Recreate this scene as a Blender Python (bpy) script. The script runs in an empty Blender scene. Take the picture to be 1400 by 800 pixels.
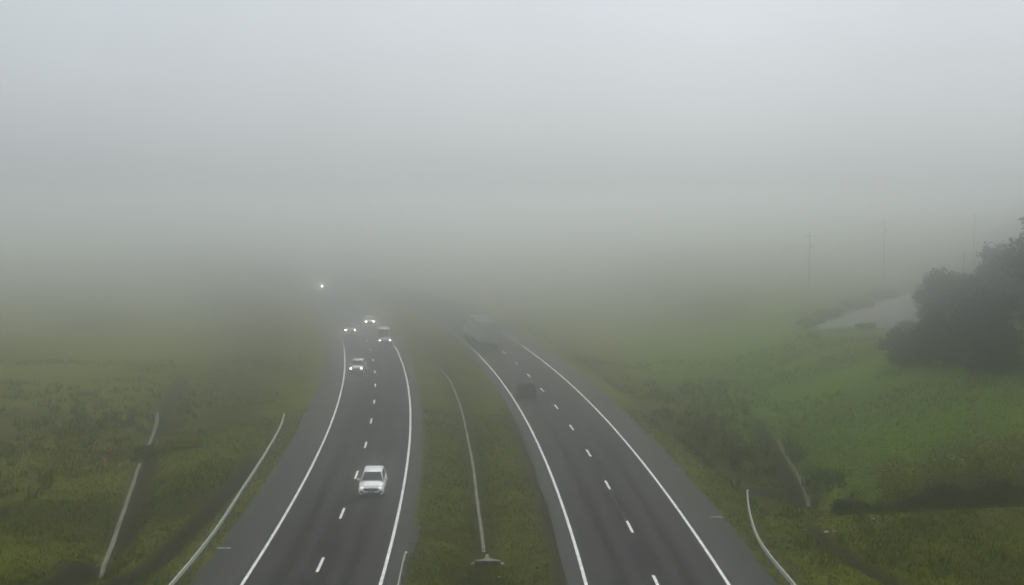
import bpy, bmesh, math, random
import numpy as np
from mathutils import Vector, Matrix, noise

random.seed(4); RNG = np.random.default_rng(7)
S = bpy.context.scene
COL = S.collection
PI = math.pi

# ------------------------------------------------------------------ helpers
def tag(o, label=None, cat=None, group=None, kind=None):
    if label: o['label'] = label
    if cat: o['category'] = cat
    if group: o['group'] = group
    if kind: o['kind'] = kind
    return o

def empty(name, loc, rz=0):
    o = bpy.data.objects.new(name, None); COL.objects.link(o)
    o.location = loc; o.rotation_euler = (0, 0, rz); o.empty_display_size = .3
    return o

def mesh_obj(name, me, mat, parent=None):
    o = bpy.data.objects.new(name, me); COL.objects.link(o)
    if mat is not None: me.materials.append(mat)
    if parent is not None: o.parent = parent
    return o

def from_py(name, verts, faces, mat, parent=None, smooth=False):
    me = bpy.data.meshes.new(name)
    me.from_pydata([tuple(v) for v in verts], [], faces); me.update()
    if smooth:
        for p in me.polygons: p.use_smooth = True
    return mesh_obj(name, me, mat, parent)

def from_np(name, verts, faces, mat, parent=None, smooth=False):
    """verts (n,3), faces (m,k) all the same k"""
    me = bpy.data.meshes.new(name)
    n, (m, k) = len(verts), faces.shape
    me.vertices.add(n); me.vertices.foreach_set('co', np.ascontiguousarray(verts, dtype=np.float32).ravel())
    me.loops.add(m * k); me.loops.foreach_set('vertex_index', np.ascontiguousarray(faces, dtype=np.int32).ravel())
    me.polygons.add(m)
    me.polygons.foreach_set('loop_start', np.arange(0, m * k, k, dtype=np.int32))
    me.polygons.foreach_set('loop_total', np.full(m, k, dtype=np.int32))
    me.update(calc_edges=True); me.validate()
    if smooth: me.polygons.foreach_set('use_smooth', np.ones(m, dtype=bool))
    return mesh_obj(name, me, mat, parent)

class MB:
    """collects shapes, links them as one mesh object"""
    def __init__(s): s.bm = bmesh.new()
    def box(s, c, d, rot=None):
        M = Matrix.Translation(c)
        if rot is not None: M = M @ rot
        M = M @ Matrix.Diagonal((d[0], d[1], d[2], 1))
        bmesh.ops.create_cube(s.bm, size=1, matrix=M); return s
    def cyl(s, p0, p1, r0, r1=None, n=12):
        r1 = r0 if r1 is None else r1
        p0, p1 = Vector(p0), Vector(p1); d = p1 - p0
        M = Matrix.Translation((p0 + p1) / 2) @ d.to_track_quat('Z', 'Y').to_matrix().to_4x4()
        bmesh.ops.create_cone(s.bm, cap_ends=True, segments=n, radius1=r0, radius2=r1, depth=d.length, matrix=M); return s
    def ball(s, c, r, n=2):
        bmesh.ops.create_icosphere(s.bm, subdivisions=n, radius=1, matrix=Matrix.Translation(c) @ Matrix.Diagonal((r[0], r[1], r[2], 1))); return s
    def loft(s, rings):
        vs = [[s.bm.verts.new(p) for p in r] for r in rings]; n = len(vs[0])
        for a, b in zip(vs, vs[1:]):
            for i in range(n):
                s.bm.faces.new((a[i], a[(i+1) % n], b[(i+1) % n], b[i]))
        s.bm.faces.new(vs[0][::-1]); s.bm.faces.new(vs[-1]); return s
    def quad(s, *p):
        s.bm.faces.new([s.bm.verts.new(q) for q in p]); return s
    def build(s, name, mat, parent=None, bevel=0, smooth=False):
        if bevel:
            es = [e for e in s.bm.edges if len(e.link_faces) == 2 and e.calc_face_angle(0) > .45]
            bmesh.ops.bevel(s.bm, geom=es, offset=bevel, segments=2, affect='EDGES', profile=.6, clamp_overlap=True)
        bmesh.ops.recalc_face_normals(s.bm, faces=s.bm.faces)
        me = bpy.data.meshes.new(name); s.bm.to_mesh(me); s.bm.free()
        if smooth:
            for p in me.polygons: p.use_smooth = True
        return mesh_obj(name, me, mat, parent)

def copy_tree(o, parent=None):
    c = o.copy(); COL.objects.link(c)
    if parent is not None: c.parent = parent
    for ch in list(o.children): copy_tree(ch, c)
    return c

# ------------------------------------------------------------------ materials
def mat_new(name):
    m = bpy.data.materials.new(name); m.use_nodes = True
    nt = m.node_tree; b = nt.nodes['Principled BSDF']
    return m, nt, b

def N(nt, t, **kw):
    n = nt.nodes.new(t)
    for k, v in kw.items():
        if k in n.inputs: n.inputs[k].default_value = v
        else: setattr(n, k, v)
    return n

def ramp(nt, src, stops):
    r = nt.nodes.new('ShaderNodeValToRGB'); nt.links.new(src, r.inputs[0])
    e = r.color_ramp.elements
    while len(e) < len(stops): e.new(.5)
    for el, (p, c) in zip(e, stops):
        el.position = p; el.color = (*c, 1) if len(c) == 3 else c
    return r

def simple(name, col, rough=.6, metal=0, var=.15, scale=3., spec=.5, emit=None, estr=0):
    m, nt, b = mat_new(name)
    tc = N(nt, 'ShaderNodeTexCoord'); nz = N(nt, 'ShaderNodeTexNoise', Scale=scale, Detail=6.)
    nt.links.new(tc.outputs['Object'], nz.inputs['Vector'])
    r = ramp(nt, nz.outputs['Fac'], [(.3, tuple(c * (1 - var) for c in col)), (.7, tuple(min(1, c * (1 + var)) for c in col))])
    nt.links.new(r.outputs[0], b.inputs['Base Color'])
    b.inputs['Roughness'].default_value = rough; b.inputs['Metallic'].default_value = metal
    b.inputs['Specular IOR Level'].default_value = spec
    if emit:
        b.inputs['Emission Color'].default_value = (*emit, 1); b.inputs['Emission Strength'].default_value = estr
    return m

def asphalt(name, base, wear, stretch, scale=1.0, tracks=0.):
    """mottled bitumen with long tyre-polished bands and blotches, driven by the strip's own UV in metres"""
    m, nt, b = mat_new(name)
    uv = N(nt, 'ShaderNodeUVMap'); uv.uv_map = 'road'
    mp = N(nt, 'ShaderNodeMapping'); mp.inputs['Scale'].default_value = (1.3 * scale, stretch, 1)
    nt.links.new(uv.outputs[0], mp.inputs[0])
    n1 = N(nt, 'ShaderNodeTexNoise', Scale=1.0, Detail=5., Roughness=.6); nt.links.new(mp.outputs[0], n1.inputs['Vector'])
    n2 = N(nt, 'ShaderNodeTexNoise', Scale=.22, Detail=4.); nt.links.new(uv.outputs[0], n2.inputs['Vector'])
    n3 = N(nt, 'ShaderNodeTexNoise', Scale=9., Detail=3.); nt.links.new(uv.outputs[0], n3.inputs['Vector'])
    a = N(nt, 'ShaderNodeMath', operation='MULTIPLY_ADD'); a.inputs[1].default_value = .5
    nt.links.new(n1.outputs['Fac'], a.inputs[0])
    a2 = N(nt, 'ShaderNodeMath', operation='MULTIPLY_ADD'); a2.inputs[1].default_value = .35
    nt.links.new(n2.outputs['Fac'], a2.inputs[0]); nt.links.new(a2.outputs[0], a.inputs[2])
    a3 = N(nt, 'ShaderNodeMath', operation='MULTIPLY'); a3.inputs[1].default_value = .15
    nt.links.new(n3.outputs['Fac'], a3.inputs[0]); nt.links.new(a3.outputs[0], a2.inputs[2])
    sx = N(nt, 'ShaderNodeSeparateXYZ'); nt.links.new(uv.outputs[0], sx.inputs[0])
    ab = N(nt, 'ShaderNodeMath', operation='ABSOLUTE'); nt.links.new(sx.outputs[0], ab.inputs[0])
    k1 = N(nt, 'ShaderNodeMath', operation='MULTIPLY_ADD'); k1.inputs[1].default_value = 2 * PI / 1.55; k1.inputs[2].default_value = -1.85 * 2 * PI / 1.55
    nt.links.new(ab.outputs[0], k1.inputs[0])
    cs = N(nt, 'ShaderNodeMath', operation='COSINE'); nt.links.new(k1.outputs[0], cs.inputs[0])
    k2 = N(nt, 'ShaderNodeMath', operation='MULTIPLY_ADD'); k2.inputs[1].default_value = -tracks
    nt.links.new(cs.outputs[0], k2.inputs[0]); nt.links.new(a.outputs[0], k2.inputs[2])
    r = ramp(nt, k2.outputs[0], [(.30, base), (.68, wear)])
    nt.links.new(r.outputs[0], b.inputs['Base Color'])
    rr = N(nt, 'ShaderNodeMapRange'); rr.inputs[3].default_value = .55; rr.inputs[4].default_value = .8
    nt.links.new(n1.outputs['Fac'], rr.inputs[0]); nt.links.new(rr.outputs[0], b.inputs['Roughness'])
    b.inputs['Specular IOR Level'].default_value = .02
    bp = N(nt, 'ShaderNodeBump', Strength=.15, Distance=.01); nt.links.new(n3.outputs['Fac'], bp.inputs['Height'])
    nt.links.new(bp.outputs[0], b.inputs['Normal'])
    return m

def leafmat(name, dark, mid, light, scale=.5):
    m, nt, b = mat_new(name)
    tc = N(nt, 'ShaderNodeTexCoord')
    n1 = N(nt, 'ShaderNodeTexNoise', Scale=scale, Detail=3.); nt.links.new(tc.outputs['Object'], n1.inputs['Vector'])
    n2 = N(nt, 'ShaderNodeTexNoise', Scale=scale * 9, Detail=1.); nt.links.new(tc.outputs['Object'], n2.inputs['Vector'])
    mx = N(nt, 'ShaderNodeMath', operation='MULTIPLY_ADD'); mx.inputs[1].default_value = .5
    nt.links.new(n2.outputs['Fac'], mx.inputs[0])
    h = N(nt, 'ShaderNodeMath', operation='MULTIPLY'); h.inputs[1].default_value = .5
    nt.links.new(n1.outputs['Fac'], h.inputs[0]); nt.links.new(h.outputs[0], mx.inputs[2])
    r = ramp(nt, mx.outputs[0], [(.36, dark), (.5, mid), (.66, light)])
    nt.links.new(r.outputs[0], b.inputs['Base Color'])
    b.inputs['Roughness'].default_value = .8; b.inputs['Specular IOR Level'].default_value = .02
    return m

M = {}
M['lane'] = asphalt('lane_asphalt', (.0085, .0082, .0078), (.033, .0322, .031), .05, tracks=.11)
M['shoulder'] = asphalt('shoulder_asphalt', (.030, .0298, .029), (.048, .0475, .046), .25)
M['gravel'] = simple('pale_gravel', (.145, .142, .132), .9, var=.3, scale=.12, spec=.05)
M['paint'] = simple('road_paint', (.66, .66, .62), .6, var=.28, scale=1.6)
M['fog_faded_paint'] = simple('fog_faded_road_paint', (.30, .30, .28), .8, var=.4, scale=1.6, spec=.05)  # duller tone for far edge lines, fog fade painted in
M['tick'] = simple('faded_tick_paint', (.30, .30, .28), .8, spec=.05)
M['steel'] = simple('galvanised_steel', (.24, .25, .205), .5, 0, var=.12, scale=1.5)
M['post'] = simple('post_timber', (.10, .09, .075), .9, var=.3, scale=4)
M['concrete'] = simple('weathered_concrete', (.165, .165, .135), .9, spec=.05, var=.3, scale=1.2)
M['concrete_dark'] = simple('damp_concrete', (.080, .078, .060), .9, spec=.05, var=.35, scale=1.2)
M['mud'] = simple('wet_ditch_mud', (.030, .029, .024), .6, var=.35, scale=.8)
M['void'] = simple('dark_opening', (.008, .008, .008), .9)
M['stone'] = simple('pale_stone', (.24, .235, .20), .9, var=.2)
M['bark'] = simple('dark_bark', (.035, .028, .022), .95, var=.35, scale=3)
M['wood'] = simple('pole_timber', (.06, .052, .045), .95, var=.3, scale=2)
M['insul'] = simple('insulator_porcelain', (.25, .22, .2), .3)
M['orange'] = simple('orange_plastic', (.45, .12, .06), .6, var=.2)
M['whiteplastic'] = simple('white_plastic', (.30, .30, .27), .5)
M['white_paint'] = simple('white_car_paint', (.70, .72, .69), .3, var=.03, spec=.5)
M['silver_paint'] = simple('silver_car_paint', (.42, .43, .42), .3, .2, var=.04)
M['beige_paint'] = simple('pale_beige_car_paint', (.62, .61, .56), .35, var=.04)
M['grey_paint'] = simple('grey_car_paint', (.27, .275, .27), .35, .2, var=.05)
M['dark_paint'] = simple('charcoal_car_paint', (.008, .0085, .0085), .6, var=.05, spec=.06)
M['black_paint'] = simple('dark_green_grey_car_paint', (.035, .04, .038), .35, var=.05)
M['trailer'] = simple('pale_trailer_panel', (.285, .30, .292), .7, var=.08, spec=.02, scale=.7)
M['trailer_roof'] = simple('grimy_trailer_roof', (.13, .133, .13), .8, var=.2, scale=.6, spec=.02)
M['glass'] = simple('car_glass', (.006, .008, .008), .2, var=.1, spec=.08)
M['plastic'] = simple('black_trim', (.004, .004, .004), .9, spec=.02)
M['rubber'] = simple('tyre_rubber', (.015, .015, .015), .85)
M['rim'] = simple('alloy_rim', (.35, .35, .36), .35, .8)
M['plate'] = simple('plate_blank', (.10, .09, .12), .6)
M['lamp_on'] = simple('lit_headlamp', (.9, .9, .88), .3, emit=(1, .97, .90), estr=15.)
M['lamp_far'] = simple('bright_headlamp', (.9, .9, .88), .3, emit=(1, .97, .90), estr=60.)
M['lamp_beacon'] = simple('farthest_headlamp', (.9, .9, .88), .3, emit=(1, .97, .90), estr=420.)
M['lamp_dim'] = simple('dim_headlamp', (.9, .9, .88), .3, emit=(1, .97, .92), estr=.9)
M['tail'] = simple('tail_lamp_red', (.18, .012, .010), .35)
M['leaf_dark'] = leafmat('leaf_dark', (.005, .007, .0025), (.012, .016, .005), (.027, .031, .009), .35)
M['leaf_deep'] = leafmat('leaf_deep', (.004, .006, .0025), (.009, .013, .0045), (.020, .025, .008), .35)
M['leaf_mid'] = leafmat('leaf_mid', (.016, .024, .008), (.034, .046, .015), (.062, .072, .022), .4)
M['leaf_yellow'] = leafmat('leaf_yellow', (.05, .058, .006), (.14, .15, .016), (.24, .24, .035), .8)
M['leaf_rust'] = leafmat('leaf_rust', (.06, .040, .02), (.13, .08, .04), (.2, .12, .06), .8)
M['grass'] = leafmat('grass_blades', (.030, .039, .003), (.055, .067, .004), (.092, .100, .010), .12)

# ------------------------------------------------------------------ road geometry (metres; x east, y ahead of the bridge)
XL, XR, A_, Y0 = -10.52, 7.93, .00053, 50.
def cx(x0, y):
    y = np.asarray(y, float)
    t = np.clip(y - Y0, 0, 480.)
    return x0 - A_ * t * t - np.maximum(y - Y0 - 480., 0) * 2 * A_ * 480.
def slope(y):
    return -2 * A_ * np.clip(np.asarray(y, float) - Y0, 0, 480.)
def off(x0, y, d):
    """point d metres to the right of a carriageway's centre"""
    s = slope(y); n = np.sqrt(1 + s * s)
    return cx(x0, y) + d / n, y - d * s / n
HL, HR = 3.69, 3.80               # half the width between edge lines
SHL, SHR, INN = 2.75, 2.55, 1.1   # shoulders: outer left, outer right, towards the median

# ------------------------------------------------------------------ terrain height
def smooth(a, b, x):
    t = np.clip((x - a) / (b - a), 0, 1); return t * t * (3 - 2 * t)

def poly_dist(x, y, pts):
    d = np.full(x.shape, 1e9)
    for (ax, ay), (bx, by) in zip(pts, pts[1:]):
        vx, vy = bx - ax, by - ay
        t = np.clip(((x - ax) * vx + (y - ay) * vy) / (vx * vx + vy * vy), 0, 1)
        d = np.minimum(d, np.hypot(x - ax - t * vx, y - ay - t * vy))
    return d

L_CHAN = [(-46, 176), (-38.6, 140.4), (-33.5, 115.8), (-30.9, 104), (-28.4, 92.7), (-26.8, 85.8), (-25.7, 80.1)]
L_LIP = [(-25.7, 80.1), (-25.5, 76.5), (-26.3, 74.), (-29, 68), (-33, 60)]
L_TOE = [(-25, 140), (-22.4, 122), (-21.5, 111), (-21.0, 104.7), (-20.7, 95.9), (-20.75, 86.2), (-21.2, 77.9), (-22.3, 73.2), (-25.5, 67), (-29, 60)]
R_CHAN = [(27.2, 138), (26, 127.9), (25.05, 118.1), (24., 108.1), (22.2, 96)]
R_END = [(22.9, 101.5), (22.1, 99.9), (20.7, 98.8), (18.5, 98.3)]
R_LOW = [(18.9, 83), (19.1, 81.2), (19.45, 77.2), (19.83, 74), (20.4, 71.4), (22, 66), (24, 58)]
R_TOE = [(18.6, 91), (18.3, 97), (17.9, 104), (17., 113), (15.5, 124), (13.5, 140)]

def vnoise(x, y, s, seed=0):
    """cheap smooth value noise, vectorised"""
    x = x / s + seed * 17.3; y = y / s + seed * 9.1
    xi, yi = np.floor(x), np.floor(y); fx, fy = x - xi, y - yi
    fx = fx * fx * (3 - 2 * fx); fy = fy * fy * (3 - 2 * fy)
    def hsh(i, j):
        v = np.sin(i * 127.1 + j * 311.7 + seed * 74.7) * 43758.5453
        return v - np.floor(v)
    a, b, c, d = hsh(xi, yi), hsh(xi+1, yi), hsh(xi, yi+1), hsh(xi+1, yi+1)
    return (a + (b - a) * fx) * (1 - fy) + (c + (d - c) * fx) * fy - .5

def height(x, y):
    x = np.asarray(x, float); y = np.asarray(y, float)
    s = slope(y); c = 1 / np.sqrt(1 + s * s)
    dl = (x - cx(XL, y)) * c; dr = (x - cx(XR, y)) * c
    eL = -dl - (HL + SHL)             # metres beyond the left paved edge
    eR = dr - (HR + SHR)
    mid = np.minimum(dl - HL - INN, -dr - HR - INN)       # inside the median
    rough = vnoise(x, y, 9, 1) * .5 + vnoise(x, y, 3.1, 2) * .16 + vnoise(x, y, 1.2, 3) * .08
    big = vnoise(x, y, 60, 4) * 1.6 + vnoise(x, y, 24, 5) * .7
    z = np.full(x.shape, -.05)
    # median swale
    z = np.where(mid > 0, -.05 - .62 * smooth(0, 4.2, mid) + rough * .10 * smooth(.3, 2, mid), z)
    # left side: verge, fill slope, field rising slowly
    fl = -.05 - .10 * np.clip(eL, 0, 1.6) - 1.25 * smooth(1.4, 4.6, eL) - .9 * smooth(4, 14, eL) + .028 * np.clip(eL - 22, 0, 150) + .012 * np.clip(eL - 170, 0, 600)
    fl = fl + rough * .9 * smooth(1, 6, eL) + big * smooth(12, 50, eL)
    z = np.where(eL > 0, fl, z)
    fr = -.05 - .10 * np.clip(eR, 0, 1.6) - 1.1 * smooth(1.2, 4.4, eR) - .9 * smooth(4, 12, eR) + .015 * np.clip(eR - 30, 0, 130)
    fr = fr + rough * .9 * smooth(1, 6, eR) + big * smooth(14, 50, eR) * .7
    fr = fr + 4.8 * smooth(27, 50, x) * smooth(98, 130, y) + 13 * smooth(300, 560, y) * smooth(60, 230, x)
    z = np.where(eR > 0, fr, z)
    # cut ditches
    lc = poly_dist(x, y, L_CHAN); z = z - .85 * np.exp(-(lc / 1.5) ** 2)
    ll = poly_dist(x, y, L_LIP); z = z - 1.0 * np.exp(-(ll / 1.3) ** 2)
    lt = poly_dist(x, y, L_TOE); z = z - .55 * np.exp(-(lt / .9) ** 2) * smooth(.6, 2.5, eL)
    rc = poly_dist(x, y, R_CHAN); z = z - .85 * np.exp(-(rc / 1.5) ** 2)
    re = poly_dist(x, y, R_END); z = z - .5 * np.exp(-(re / 1.2) ** 2)
    rt = poly_dist(x, y, R_TOE); z = z - .3 * np.exp(-(rt / 1.0) ** 2) * smooth(.6, 2.5, eR)
    # the made-up bank at the near right: level on top, dropping steeply behind its crest
    crest = 79.2 + np.clip(x - 14.5, 0, 6) * .88 + np.clip(x - 20.5, 0, 60) * .28
    bank = -.15 - .02 * np.clip(x - 20, 0, 60) + rough * .3
    hole = z - 1.6 * np.exp(-((y - crest - 5.5) / 5.) ** 2) * smooth(23, 27, x)
    w = smooth(3.2, 0, y - crest) * smooth(.8, 3.2, eR)
    z = np.where((eR > 0), hole * (1 - w) + np.maximum(bank, hole) * w, z)
    rl = poly_dist(x, y, R_LOW); z = z - .45 * np.exp(-(rl / .55) ** 2)
    return z
def hz(x, y): return float(height(np.array([x]), np.array([y]))[0])

def spaced(stops):
    out = [stops[0][0]]
    for (a, st), (b, _) in zip(stops, stops[1:]):
        n = max(1, round((b - a) / st)); out += list(np.linspace(a, b, n + 1)[1:])
    return np.array(out)

xs = spaced([(-1300, 90), (-300, 20), (-110, 4), (-60, .8), (-28, .5), (60, .8), (100, 2), (180, 8), (340, 40), (1300, 0)])
ys = spaced([(-120, 20), (30, 4), (58, .5), (150, .9), (220, 2), (330, 6), (620, 30), (1900, 0)])
X, Y = np.meshgrid(xs, ys); Z = height(X, Y)
nx, ny = len(xs), len(ys)
V = np.stack([X.ravel(), Y.ravel(), Z.ravel()], 1)
ii = (np.arange(ny - 1)[:, None] * nx + np.arange(nx - 1)[None]).ravel()
F = np.stack([ii, ii + 1, ii + nx + 1, ii + nx], 1)

def cover(x, y):
    """what grows or lies there: r bare dark earth and painted shade, g dry brown scrub, b lush meadow"""
    s = slope(y); c = 1 / np.sqrt(1 + s * s)
    dl = (x - cx(XL, y)) * c; dr = (x - cx(XR, y)) * c
    eL = -dl - (HL + SHL); eR = dr - (HR + SHR)
    n1 = vnoise(x, y, 4, 11) + .5 * vnoise(x, y, 1.5, 12)
    r = np.zeros(x.shape)
    # bare ditch beds, shade painted along ditches and the median edge, the wheel-worn middle of the median
    r = np.maximum(r, .95 * smooth(1.7, .6, poly_dist(x - .9, y, L_CHAN[:]) + n1 * .5) * smooth(83, 85, y))
    r = np.maximum(r, smooth(2.4, 1.0, poly_dist(x + .9, y - .6, L_LIP) + n1 * .5))  # shadow under the bank lip, painted dark
    r = np.maximum(r, smooth(1.6, .6, poly_dist(x + .5, y, L_TOE) + n1 * .4) * smooth(116, 108, y))  # toe ditch bed, its shade painted in
    r = np.maximum(r, .95 * smooth(1.5, .6, poly_dist(x + 1.0, y, R_CHAN) + n1 * .5))  # channel bed, with the kerb's shadow line painted in
    r = np.maximum(r, smooth(2.3, 1.0, poly_dist(x, y, R_END) + n1 * .4))
    r = np.maximum(r, 1. * smooth(.75, .25, poly_dist(x, y, R_LOW) + n1 * .3))
    r = np.maximum(r, .9 * smooth(.65, .2, np.abs(-dr - HR - INN - .2) + n1 * .15) * smooth(140, 110, y))  # drop shadow of the pavement edge, painted on the grass
    r = np.maximum(r, .55 * smooth(1.4, .5, poly_dist(x, y, R_TOE) + n1 * .6))
    g = smooth(-.1, .45, n1 * .5 + vnoise(x, y, 22, 13) * 1.1) * .6
    a = .62 * smooth(1, 9, eL) * smooth(26, 8, eL + n1 * 5) * smooth(108, 140, y)
    a = np.maximum(a, .35 * smooth(1, 4, eR) * smooth(13, 6, eR + n1 * 4) * smooth(88, 100, y))
    a = np.maximum(a, .8 * smooth(.05, .5, n1 * .5 + vnoise(x, y, 13, 17)) * ((eL > 3) | (eR > 3)))
    crest = 79.2 + np.clip(x - 14.5, 0, 6) * .88 + np.clip(x - 20.5, 0, 60) * .28
    a = np.where((eR > 1) & (y < crest + .5), .30 + .7 * np.clip(n1 + vnoise(x, y, 7, 33) * .8, -.3, .6), a)
    g = np.where((eR > 1) & (y < crest + .5), .15, g)
    a = np.maximum(a, .9 * smooth(26, 31, x) * smooth(91, 93, y) * smooth(106, 102, y))
    med_ = (eL < 0) & (eR < 0)
    g = np.where(med_, .10, g)
    a = np.where(med_, .32 + n1 * .5 + .45 * smooth(1.6, .5, np.abs(x - (cx(XL, y) + cx(XR, y)) / 2 + .2) + n1 * .5), a)
    g = np.maximum(g, .75 * smooth(6, 16, eL) * smooth(.5, -.2, vnoise(x, y, 28, 19)) * smooth(88, 112, y))
    rd = poly_dist(x, y, R_CHAN); g = np.maximum(g, .75 * smooth(9, 3, rd + n1 * 3) * (x > 20)); a = a * (1 - .7 * smooth(9, 3, rd) * (x > 20))
    b = smooth(15, 24, x - cx(XR, y) * .3) * (eR > 9) * smooth(92, 104, y) * smooth(-.4, .2, vnoise(x, y, 30, 14))
    return np.clip(r, 0, 1), np.clip(g, 0, 1), np.clip(b, 0, 1), np.clip(a, 0, 1)

def ground_material():
    m, nt, b = mat_new('meadow_ground')
    at = N(nt, 'ShaderNodeAttribute'); at.attribute_name = 'cover'
    sp = N(nt, 'ShaderNodeSeparateColor'); nt.links.new(at.outputs['Color'], sp.inputs[0])
    tc = N(nt, 'ShaderNodeTexCoord')
    n1 = N(nt, 'ShaderNodeTexNoise', Scale=.12, Detail=6., Roughness=.65); nt.links.new(tc.outputs['Object'], n1.inputs['Vector'])
    n2 = N(nt, 'ShaderNodeTexNoise', Scale=1.1, Detail=8., Roughness=.7); nt.links.new(tc.outputs['Object'], n2.inputs['Vector'])
    a = N(nt, 'ShaderNodeMath', operation='MULTIPLY_ADD'); a.inputs[1].default_value = .55
    h = N(nt, 'ShaderNodeMath', operation='MULTIPLY'); h.inputs[1].default_value = .45
    nt.links.new(n2.outputs['Fac'], h.inputs[0]); nt.links.new(n1.outputs['Fac'], a.inputs[0]); nt.links.new(h.outputs[0], a.inputs[2])
    base = ramp(nt, a.outputs[0], [(.36, (.026, .035, .003)), (.5, (.066, .080, .005)), (.64, (.122, .130, .011))])
    dry = ramp(nt, n2.outputs['Fac'], [(.3, (.058, .064, .012)), (.7, (.140, .145, .034))])
    lush = ramp(nt, a.outputs[0], [(.36, (.030, .062, .005)), (.64, (.085, .140, .013))])
    soil_shade = ramp(nt, n2.outputs['Fac'], [(.3, (.008, .0078, .006)), (.72, (.030, .028, .022))])  # colour of bare beds and of the painted ditch and edge shade
    def mix(f, c1, c2):
        x = nt.nodes.new('ShaderNodeMix'); x.data_type = 'RGBA'
        nt.links.new(f, x.inputs[0]); nt.links.new(c1, x.inputs[6]); nt.links.new(c2, x.inputs[7]); return x.outputs[2]
    c = mix(sp.outputs[1], base.outputs[0], dry.outputs[0])
    c = mix(sp.outputs[2], c, lush.outputs[0])
    # ground pales with distance: fog brightness painted into the base colour
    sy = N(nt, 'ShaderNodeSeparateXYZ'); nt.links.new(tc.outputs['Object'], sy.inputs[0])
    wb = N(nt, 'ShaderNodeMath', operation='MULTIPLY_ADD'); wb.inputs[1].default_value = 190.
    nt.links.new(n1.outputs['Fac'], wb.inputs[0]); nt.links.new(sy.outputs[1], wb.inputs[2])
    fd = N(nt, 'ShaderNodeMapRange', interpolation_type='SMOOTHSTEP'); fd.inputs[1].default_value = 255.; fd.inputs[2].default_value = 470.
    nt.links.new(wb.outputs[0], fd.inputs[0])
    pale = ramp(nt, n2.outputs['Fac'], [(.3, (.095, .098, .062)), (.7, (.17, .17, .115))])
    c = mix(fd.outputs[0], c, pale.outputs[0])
    scrub = ramp(nt, n2.outputs['Fac'], [(.3, (.012, .013, .006)), (.7, (.042, .042, .020))])
    c = mix(at.outputs['Alpha'], c, scrub.outputs[0])
    c = mix(sp.outputs[0], c, soil_shade.outputs[0])
    nt.links.new(c, b.inputs['Base Color'])
    b.inputs['Roughness'].default_value = .95; b.inputs['Specular IOR Level'].default_value = 0.
    bp = N(nt, 'ShaderNodeBump', Strength=.9, Distance=.25); nt.links.new(n2.outputs['Fac'], bp.inputs['Height'])
    nt.links.new(bp.outputs[0], b.inputs['Normal'])
    return m

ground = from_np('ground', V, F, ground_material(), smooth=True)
tag(ground, kind='structure')
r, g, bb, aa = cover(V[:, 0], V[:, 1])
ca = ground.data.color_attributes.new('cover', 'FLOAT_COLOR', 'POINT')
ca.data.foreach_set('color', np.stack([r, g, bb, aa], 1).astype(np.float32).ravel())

# ------------------------------------------------------------------ roads
YS = np.concatenate([np.arange(-40, 250, 3.), np.arange(250, 900, 10.)])
def strip(name, x0, d0, d1, z, mat, parent=None, y=YS, thick=0.):
    ax, ay = off(x0, y, d0 if np.ndim(d0) else np.full(len(y), d0)); bx, by = off(x0, y, np.full(len(y), d1) if not np.ndim(d1) else d1)
    n = len(y)
    v = [(p, q, z) for p, q in zip(ax, ay)] + [(p, q, z) for p, q in zip(bx, by)]
    f = [(i, n + i, n + i + 1, i + 1) for i in range(n - 1)]
    o = from_py(name, v, f, mat, parent)
    uvl = o.data.uv_layers.new(name='road')
    dd0 = d0 if np.ndim(d0) else np.full(n, d0); dd1 = d1 if np.ndim(d1) else np.full(n, d1)
    for l in o.data.loops:
        k = l.vertex_index
        uvl.data[l.index].uv = (dd0[k], y[k]) if k < n else (dd1[k - n], y[k - n])
    return o

def edge_wobble(y, seed, amp=.12):
    return vnoise(y, y * 0, 6., seed) * amp * 2 + vnoise(y, y * 0, 1.7, seed + 1) * amp

YF = np.concatenate([np.arange(-40, 220, 1.), np.arange(220, 900, 10.)])
for x0, H, side, ph in ((XL, HL, -1, 72.32), (XR, HR, 1, 81.12)):
    road = strip('road', x0, -H - .35, H + .35, 0., M['lane']); tag(road, kind='structure')
    # paved shoulders with slightly ragged grass edges
    outer = SHL if side < 0 else SHR
    wo, wi = edge_wobble(YF, 30 + side), edge_wobble(YF, 40 + side)
    if side < 0:
        sh = [(-H - outer + wo, -H - .2), (H + .2, H + INN + wi)]
    else:
        sh = [(-H - INN + wi, -H - .2), (H + .2, H + outer + wo)]
    for a, b in sh:
        tag(strip('road_shoulder', x0, a, b, -.006, M['shoulder'], y=YF), kind='structure')
    for d in (-H, H):
        strip('edge_line', x0, d - .09, d + .09, .004, M['paint'], road, y=YS[YS < 190])
        o = strip('edge_line', x0, d - .08, d + .08, .004, M['fog_faded_paint'], road, y=YS[YS > 185])
        o['label'] = 'far stretch of edge line with fog fade painted into its tone'
    for k in range(-8, 26):
        y0 = ph + 12.42 * k
        if y0 < -10: continue
        yy = np.linspace(y0 - 1.5, y0 + 1.5, 3)
        strip('lane_dash', x0, -.085, .085, .004, M['paint'], road, y=yy)
    # short transverse marks on the outer edge of the shoulder
    for y0 in ([76.1] if side < 0 else [83.5, 99.1, 113.6, 128.5]):
        d = H + outer
        a, b = (-d - .1, -d + .75) if side < 0 else (d - .85, d + .05)
        strip('shoulder_mark', x0, a, b, -.002, M['tick'], road, y=np.array([y0 - .09, y0 + .09]))
# ragged dirt patches and tar seams on the lanes
seam = M['void']
pad = MB().box((-6.1 + .12, 77.6, -.035), (.55, 7.6, .07)).build('pavement_pad', M['shoulder']); tag(pad, kind='structure')
pad.data.uv_layers.new(name='road')

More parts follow.
